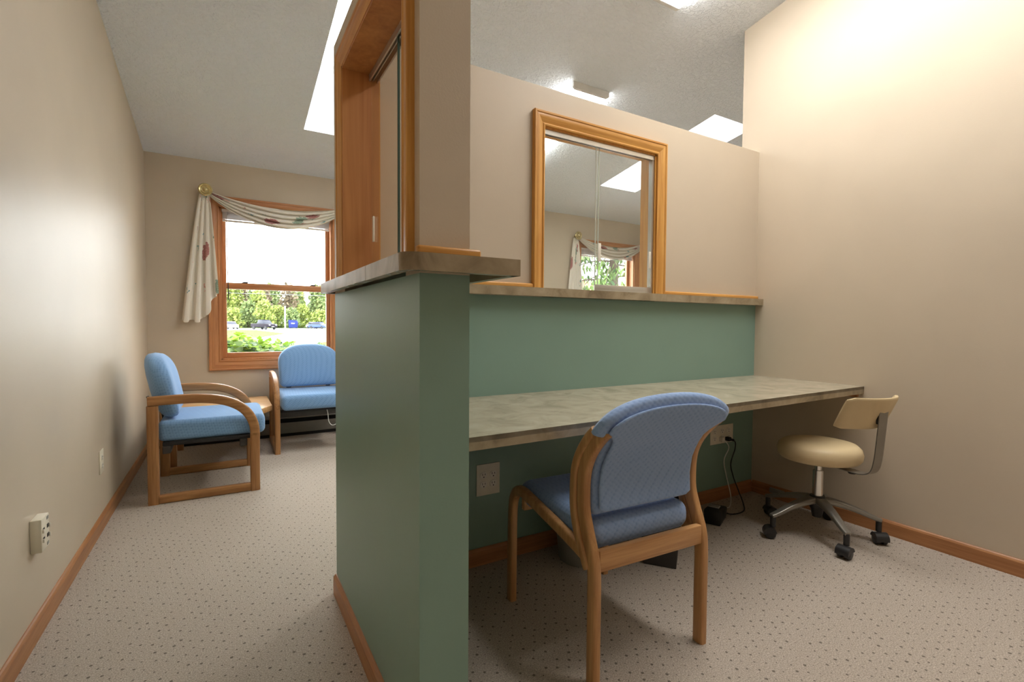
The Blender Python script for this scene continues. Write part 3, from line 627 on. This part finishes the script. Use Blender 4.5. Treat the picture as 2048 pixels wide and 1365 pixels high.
# ---- outlets
def duplex(parent, c, ax, sgn):
    """receptacle face centred at c=(along,z) on plate"""
    for dz in (-.021, .021):
        mb = MB(); pts = [(.0165*math.copysign(abs(cos(q))**.6, cos(q)), .0145*math.copysign(abs(sin(q))**.9, sin(q))) for q in [2*pi*i/20 for i in range(20)]]
        def P(p, h): return (c[0]+p[0], sgn*h, c[1]+dz+p[1]) if ax == 'y' else (sgn*h, c[0]+p[0], c[1]+dz+p[1])
        mb.loft([[P(p, .004) for p in pts], [P(p, .0075) for p in pts]]); f = mb.build('receptacle', 'white_plastic', parent)
        for dx, dzz, w, h in ((-.0065, .004, .0012, .005), (.0065, .004, .0012, .004), (0, -.008, .0025, .0025)):
            a = P((dx-w, dzz-h), .0072); b_ = P((dx+w, dzz+h), .0079); MB().box(tuple(map(min, a, b_)), tuple(map(max, a, b_))).build('slot', 'slot_dark', f)
def plate(loc, hw, hh, ax, sgn, cols, lab):
    t = thing('wall_outlet', lab, 'outlet', loc)
    a = (-hw, min(0, sgn*.005), -hh) if ax == 'y' else (min(0, sgn*.005), -hw, -hh); b_ = (hw, max(0, sgn*.005), hh) if ax == 'y' else (max(0, sgn*.005), hw, hh)
    MB().box(a, b_).build('plate', 'cream_plate', t, bevel=.002)
    for cx in cols: duplex(t, (cx, 0), ax, sgn)
    return t
plate((1.0, YB, .378), .058, .07, 'y', -1, (-.024, .024), 'cream four-socket outlet plate under the left end of the desk')
o2 = plate((2.615, YB, .402), .107, .057, 'y', -1, (-.07, 0, .062), 'wide cream outlet plate with plugs beside the stool under the desk')
MB().box((.028, -.034, -.042), (.052, -.006, -.018)).tube([(.04, -.03, -.03), (.055, -.05, -.035)], .008).build('plug', 'black', o2, bevel=.002)
MB().box((-.03, -.03, -.04), (-.006, -.006, -.014)).build('plug', 'white_plastic', o2, bevel=.002)
plate((XL, 3.228, .343), .043, .06, 'x', 1, (0,), 'cream outlet plate on the corridor wall near the arm chair')
sb = thing('wall_outlet', 'thick surface-mounted cream outlet box on the corridor wall', 'outlet', (XL, 2.205, .352))
MB().box((0, -.04, -.056), (.03, .04, .056)).build('box', 'cream_plate', sb, bevel=.003)
for dy in (-.022, .022):
    for dz in (-.016, .016): MB().box((.0295, dy-.009, dz-.006), (.0312, dy+.009, dz+.006)).build('jack', 'slot_dark', sb)
    for dz in (-.016, .016): MB().box((.0295, dy*1.45-.003, dz-.008), (.035, dy*1.45+.003, dz+.004)).build('latch', 'white_plastic', sb)
for dz in (-.044, .044): MB().box((.0295, .012, dz-.005), (.0312, .03, dz+.005)).build('label_slot', 'grey_bin', sb)
# ---- baseboard heater below the outside windows
h = thing('baseboard_heater', 'grey baseboard heater along the outside wall below the windows', 'heater', (2.2, YF, 0))
prof = [(YF, .02), (YF-.07, .02), (YF-.075, .03), (YF-.075, .125), (YF-.055, .135), (YF-.055, .142)]
MB().prism([(YF-.075, .035), (YF-.072, .03), (YF-.066, .13), (YF-.075, .13)], 0, XL+.02, 5.4).build('front_cover', 'heater_grey', h, world=True)
MB().prism([(YF, .0), (YF-.06, .0), (YF-.05, .06), (YF-.01, .18), (YF, .18)], 0, XL+.02, 5.4).build('core', 'seat_under', h, world=True)
MB().prism([(YF, .175), (YF-.06, .165), (YF-.066, .172), (YF-.06, .182), (YF, .19)], 0, XL+.02, 5.4).build('top_cover', 'heater_grey', h, world=True)
for x in (XL+.013, 5.4): MB().prism([(YF, 0), (YF-.078, 0), (YF-.078, .165), (YF-.06, .19), (YF, .195)], 0, x, x+.012).build('end_cap', 'heater_grey', h, world=True)

# ------------------------------------------------------------------ outdoors
GZ = -.3
struct('ground', MB().box((-160, YF+.17, GZ-.2), (260, 400, GZ)), 'asphalt', 'pale parking lot and drive outside the window', 'pavement')
struct('lawn', MB().prism([(-30, 47), (2.2, 47), (6.2, 64), (4.5, 92), (-30, 92)], 2, GZ-.05, GZ+.03), 'lawn', 'strip of green lawn in front of the parked cars', 'lawn')
struct('lawn', MB().prism([(13.5, 70), (40, 70), (60, 98), (15.5, 98)], 2, GZ-.05, GZ+.03), 'lawn', 'patch of lawn beyond the driveway near the blue car', 'lawn')
struct('lawn', MB().box((-60, 122, GZ-.05), (160, 200, GZ+.04)), 'lawn', 'grass verge under the line of trees', 'lawn')
random.seed(5)
def rnd(a, b): return random.uniform(a, b)
def leafcloud(mb, c, R, n, size):
    for i in range(n):
        while True:
            p = Vector((rnd(-1, 1), rnd(-1, 1), rnd(-1, 1)))
            if .15 < p.length < 1: break
        q = Vector(c)+Vector((p.x*R[0], p.y*R[1], p.z*R[2])); s = size*rnd(.6, 1.3)
        nrm = Vector((rnd(-1, 1), rnd(-1, 1), rnd(-.2, 1))).normalized(); a = nrm.orthogonal().normalized()*s; b2 = nrm.cross(a).normalized()*s*.7
        mb.add([q-a, q-b2*.8-a*.1, q+a, q+b2], [(0, 1, 2, 3)])
def tree(x, y, hgt, rad, mat, lab, grp='trees behind the parking lot', n=900, size=.42, low=.25):
    t = thing('far_tree', lab, 'tree', (x, y, GZ), 0, grp); mb = MB()
    for k in range(9):
        f = k/8; zc_ = hgt*(low+(1-low)*f*.92); rr = rad*(.62+.38*sin(pi*min(1, f*.9+.12)))*rnd(.8, 1.05)
        a = rnd(0, 6.3); leafcloud(mb, (cos(a)*rad*.35*(1-f), sin(a)*rad*.35*(1-f), zc_), (rr, rr, hgt*.15), n//9, size)
    mb.build('crown', mat, t)
    tb = MB().tube([(0, 0, -.05), (rnd(-.1, .1), 0, hgt*.4), (rnd(-.3, .3), 0, hgt*.85)], [.22, .16, .04], 7)
    for k in range(5):
        z = hgt*(.3+.1*k); a = rnd(0, 6.3); tb.tube([(0, 0, z), (cos(a)*rad*.6, sin(a)*rad*.6, z+hgt*.16)], [.08, .03], 5)
    tb.build('trunk', 'trunk', t)
REFS = [(.0079, 'the white car facing the lawn'), (.06, 'the dark pickup truck'), (.096, 'the pale post'), (.11, 'the blue dumpster'), (.156, 'the blue car')]
def spot(r):
    d, nm = min((abs(r-a), n_) for a, n_ in REFS)
    if d < .008: return 'behind '+nm
    lo = [n_ for a, n_ in REFS if a < r]; hi = [n_ for a, n_ in REFS if a > r]
    if lo and hi: return 'between %s and %s' % (lo[-1].replace(' facing the lawn', ''), hi[0])
    return 'beyond '+(lo[-1] if lo else hi[0])
KIND = {'tree_a': 'pale green leafy tree', 'tree_b': 'yellow-green leafy tree', 'tree_c': 'sparse brownish tree'}
for i in range(24):
    x = -6+i*1.62+rnd(-.2, .2); m = ['tree_a', 'tree_b', 'tree_a', 'tree_b', 'tree_c'][(i*3+i//4) % 5]; y = 134+6.4*(i % 4)
    tree(x, y, rnd(8.6, 10.6)+(i % 4)*.45 if m != 'tree_c' else rnd(10, 12), rnd(2.4, 2.8), m, 'tall '+KIND[m]+' '+spot(x/y), n=1300 if m != 'tree_c' else 700, low=.16)
for i in range(10):
    x = -4.5+i*3.0+rnd(-.5, .5); m = ['tree_a', 'tree_b', 'tree_b'][i % 3]; y = 123.5+4.8*(i % 2)
    tree(x, y, rnd(4.0, 6.4), rnd(2.1, 2.4), m, 'low rounded %s bush %s' % ('pale green' if m == 'tree_a' else 'yellow-green', spot(x/y)), 'bushes behind the parking lot', n=900, size=.34, low=.10)
def car(x, y, rz, mat, lab, L=4.4, Wd=1.75, H=1.42, pick=False):
    t = thing('parked_car' if not pick else 'pickup_truck', lab, 'car' if not pick else 'truck', (x, y, GZ+.0), rz)
    l = L/2
    if pick: low = [(-l, .45), (l, .45), (l+.05, .7), (l-.02, 1.0), (l-1.2, 1.12), (-l, 1.12)]; cab = [(-.75, 1.1), (l-1.25, 1.1), (.55, H), (-.6, H)]
    else: low = [(-l, .3), (l, .3), (l+.04, .55), (l-.05, .75), (l-1.0, .92), (-l+.5, .95), (-l-.02, .85)]; cab = [(-l+.45, .93), (l-1.05, .90), (l-1.75, H), (-l+1.15, H)]
    MB().prism(low, 1, -Wd/2, Wd/2).build('body', mat, t, bevel=.06)
    n = len(cab); MB().loft([[(p[0], -Wd/2+.04 if p[1] < 1.2 else -Wd/2+.2, p[1]) for p in cab], [(p[0], Wd/2-.04 if p[1] < 1.2 else Wd/2-.2, p[1]) for p in cab]]).build('windows', 'car_glass', t, bevel=.03)
    rf = [p for p in cab if p[1] > 1.2]; MB().box((min(p[0] for p in rf)-.05, -Wd/2+.2, H-.03), (max(p[0] for p in rf)+.05, Wd/2-.2, H+.03)).build('roof', mat, t, bevel=.02)
    for sx in (-1, 1):
        for sy in (-1, 1): MB().lathe([(0, -.1), (.32, -.1), (.34, -.06), (.34, .06), (.32, .1), (0, .1)], (sx*(l-.8), sy*(Wd/2-.08), .33), 18, 1).build('wheel', 'tyre', t, smooth=True, ang=40)
        MB().box((sx*l-.06, -Wd/2+.12, .6 if not pick else .8), (sx*l+.05, -Wd/2+.42, .72 if not pick else .92)).build('lamp', 'car_white', t)
        MB().box((sx*l-.06, Wd/2-.42, .6 if not pick else .8), (sx*l+.05, Wd/2-.12, .72 if not pick else .92)).build('lamp', 'car_white', t)
        MB().box((sx*l-.05, -.25, .5), (sx*l+.06, .25, .62)).build('number_plate', 'car_white', t)
car(.85, 107, radians(-78), 'car_white', 'white car parked with its front to the lawn at the end of the row')
car(6.0, 99, radians(-58), 'car_dark', 'dark pickup truck parked beside the lawn', 4.9, 1.85, 1.78, True)
car(17.3, 117.5, radians(-70), 'car_white', 'white car parked half behind the blue car')
car(17.6, 113, radians(-50), 'car_blue', 'blue car parked beyond the driveway')
d = thing('dumpster', 'blue dumpster with sloped lid at the edge of the parking lot', 'dumpster', (13.2, 120, GZ), radians(-12))
MB().prism([(-.85, .15), (.85, .15), (.95, 1.35), (.75, 1.75), (-.95, 1.85)], 1, -.8, .8).build('body', 'bin_blue', d, bevel=.04)
MB().box((-.98, -.83, 1.82), (.72, .83, 1.9)).build('lid', 'bin_blue', d)
MB().box((-.35, -.815, 1.05), (.35, -.80, 1.25)).build('sign', 'car_white', d)
for x in (-.6, .6):
    for y in (-.6, .6): MB().box((x-.08, y-.05, 0), (x+.08, y+.05, .16)).build('caster', 'tyre', d)
p = thing('sign_post', 'pale metal post standing at the edge of the lawn', 'post', (9.6, 100, GZ))
MB().tube([(0, 0, 0), (0, 0, 4.4)], .11, 10).build('pole', 'pole_grey', p, smooth=True)
MB().lathe([(.2, 0), (.2, .25), (.12, .3), (.11, .3)], n=12).build('footing', 'pole_grey', p)
tag(MB().tube([(-30, 62, 4.6), (0, 62, 4.25), (20, 62, 4.3), (60, 62, 5.0)], .025, 6).build('overhead_wire', 'wire_dark'), 'thin overhead wire crossing in front of the trees', 'wire')
# ivy hedge
iv = thing('ivy_hedge', 'glossy green ivy hedge directly outside the window', 'hedge', (.6, 5.9, GZ))
def ivy_top(x, y): return .74+.085*sin(x*2.1+.6)+.05*sin(x*5.3+1)+.03*sin(y*7+x*3)+.02*sin(x*13)-.15*max(0, 5.45-y)*2
def leafpts(c, s, nrm, spin):
    nrm = nrm.normalized(); a = nrm.orthogonal().normalized(); b2 = nrm.cross(a); a, b2 = a*cos(spin)+b2*sin(spin), -a*sin(spin)+b2*cos(spin)
    sh = [(0, -.9), (.55, -.75), (.8, -.1), (.45, .35), (0, 1), (-.45, .35), (-.8, -.1), (-.55, -.75)]
    return [c+a*(x*s)+b2*(y*s)+nrm*(.12*s*(1-abs(x))) for x, y in sh]
off = Vector((.6, 5.9, GZ)); mb = MB()
for i in range(5200):
    x, y = rnd(-1.1, 2.2), rnd(5.3, 6.75); z = ivy_top(x, y)-abs(random.gauss(0, .06)); edge = rnd(0, 1)
    if edge < .25: y = rnd(5.28, 5.4); z = rnd(.1, ivy_top(x, 5.4))
    nrm = Vector((random.gauss(0, .5), random.gauss(-.5, .5), 1)); mb.add([p-off for p in leafpts(Vector((x, y, z)), rnd(.025, .045), nrm, rnd(0, 6.3))], [tuple(range(8))])
fo = mb.build('foliage', 'ivy_leaf', iv); fo['kind'] = 'stuff'
protos = []
for i in range(150):
    x, y = rnd(-.45, 1.35), rnd(5.4, 6.6); z = ivy_top(x, y)+rnd(.005, .045); s = rnd(.03, .045)
    if i < 6:
        m_ = MB().add(leafpts(Vector((0, 0, 0)), 1, Vector((0, 0, 1)), 0), [tuple(range(8))]).build('leaf', 'ivy_leaf', iv); protos.append(m_)
    else: m_ = protos[i % 6].copy(); COL.objects.link(m_)
    m_.location = Vector((x, y, z))-off; m_.scale = (s, s, s); m_.rotation_euler = (rnd(.1, 1.0), rnd(-.5, .5), rnd(0, 6.3))
mb = MB()
for k in range(14):
    x = -1+k*.23; mb.tube(smoothpath([(x-.6, -.3, 0), (x-.55, -.2, .4), (x-.62, 0, .8), (x-.5, .3, .98)], 3), .012, 6)
mb.build('stems', 'trunk', iv)
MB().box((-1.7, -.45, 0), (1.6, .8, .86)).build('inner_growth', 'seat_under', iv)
# conifer outside the second window
cf = thing('conifer', 'leafy conifer with drooping branches outside the second window', 'tree', (8.6, 9.6, GZ)); mb = MB(); tb = MB().tube([(0, 0, 0), (.1, 0, 3), (0, .1, 7.5)], [.17, .12, .04], 9)
for k in range(64):
    z = .8+6.4*k/64; a = k*2.4+rnd(-.3, .3); Lb = (2.5-.24*z)*rnd(.7, 1.1); pts = []
    for q in range(7):
        f = q/6; pts.append(Vector((cos(a)*Lb*f, sin(a)*Lb*f, z+.25*f-.75*f*f)))
    tb.tube(pts, [.028, .024, .02, .016, .012, .009, .006], 5)
    for q in range(130):
        f = rnd(.18, 1.0); i0 = min(5, int(f*6)); pp = pts[i0].lerp(pts[i0+1], f*6-i0); c = pp+Vector((random.gauss(0, .13), random.gauss(0, .13), -abs(random.gauss(0, .16))))
        s = rnd(.06, .12); nrm = Vector((rnd(-1, 1), rnd(-1, 1), rnd(0, 1))); A = nrm.orthogonal().normalized()*s*.55; B = Vector((random.gauss(0, .5), random.gauss(0, .5), -1)).normalized()*s*1.9
        mb.add([c, c+A+B*.4, c+B, c-A+B*.4], [(0, 1, 2, 3)])
fo = mb.build('foliage', 'conifer', cf); fo['kind'] = 'stuff'; tb.build('trunk', 'trunk', cf, smooth=True)
hs = thing('neighbour_house', 'white house with tan roof half hidden behind the conifer', 'house', (22, 27, GZ))
MB().box((-4, -3, 0), (4, 3, 2.6)).build('wall', 'house_white', hs)
MB().prism([(-3.6, 2.55), (3.6, 2.55), (0, 4.4)], 0, -4.4, 4.4).build('roof', 'roof_tan', hs)
for x in (-2.2, 1.4): f = MB().box((x, -3.05, 1.0), (x+.9, -2.98, 2.1)).build('window', 'car_white', hs); MB().box((x+.08, -3.06, 1.08), (x+.82, -3.04, 2.02)).build('pane', 'car_glass', f)
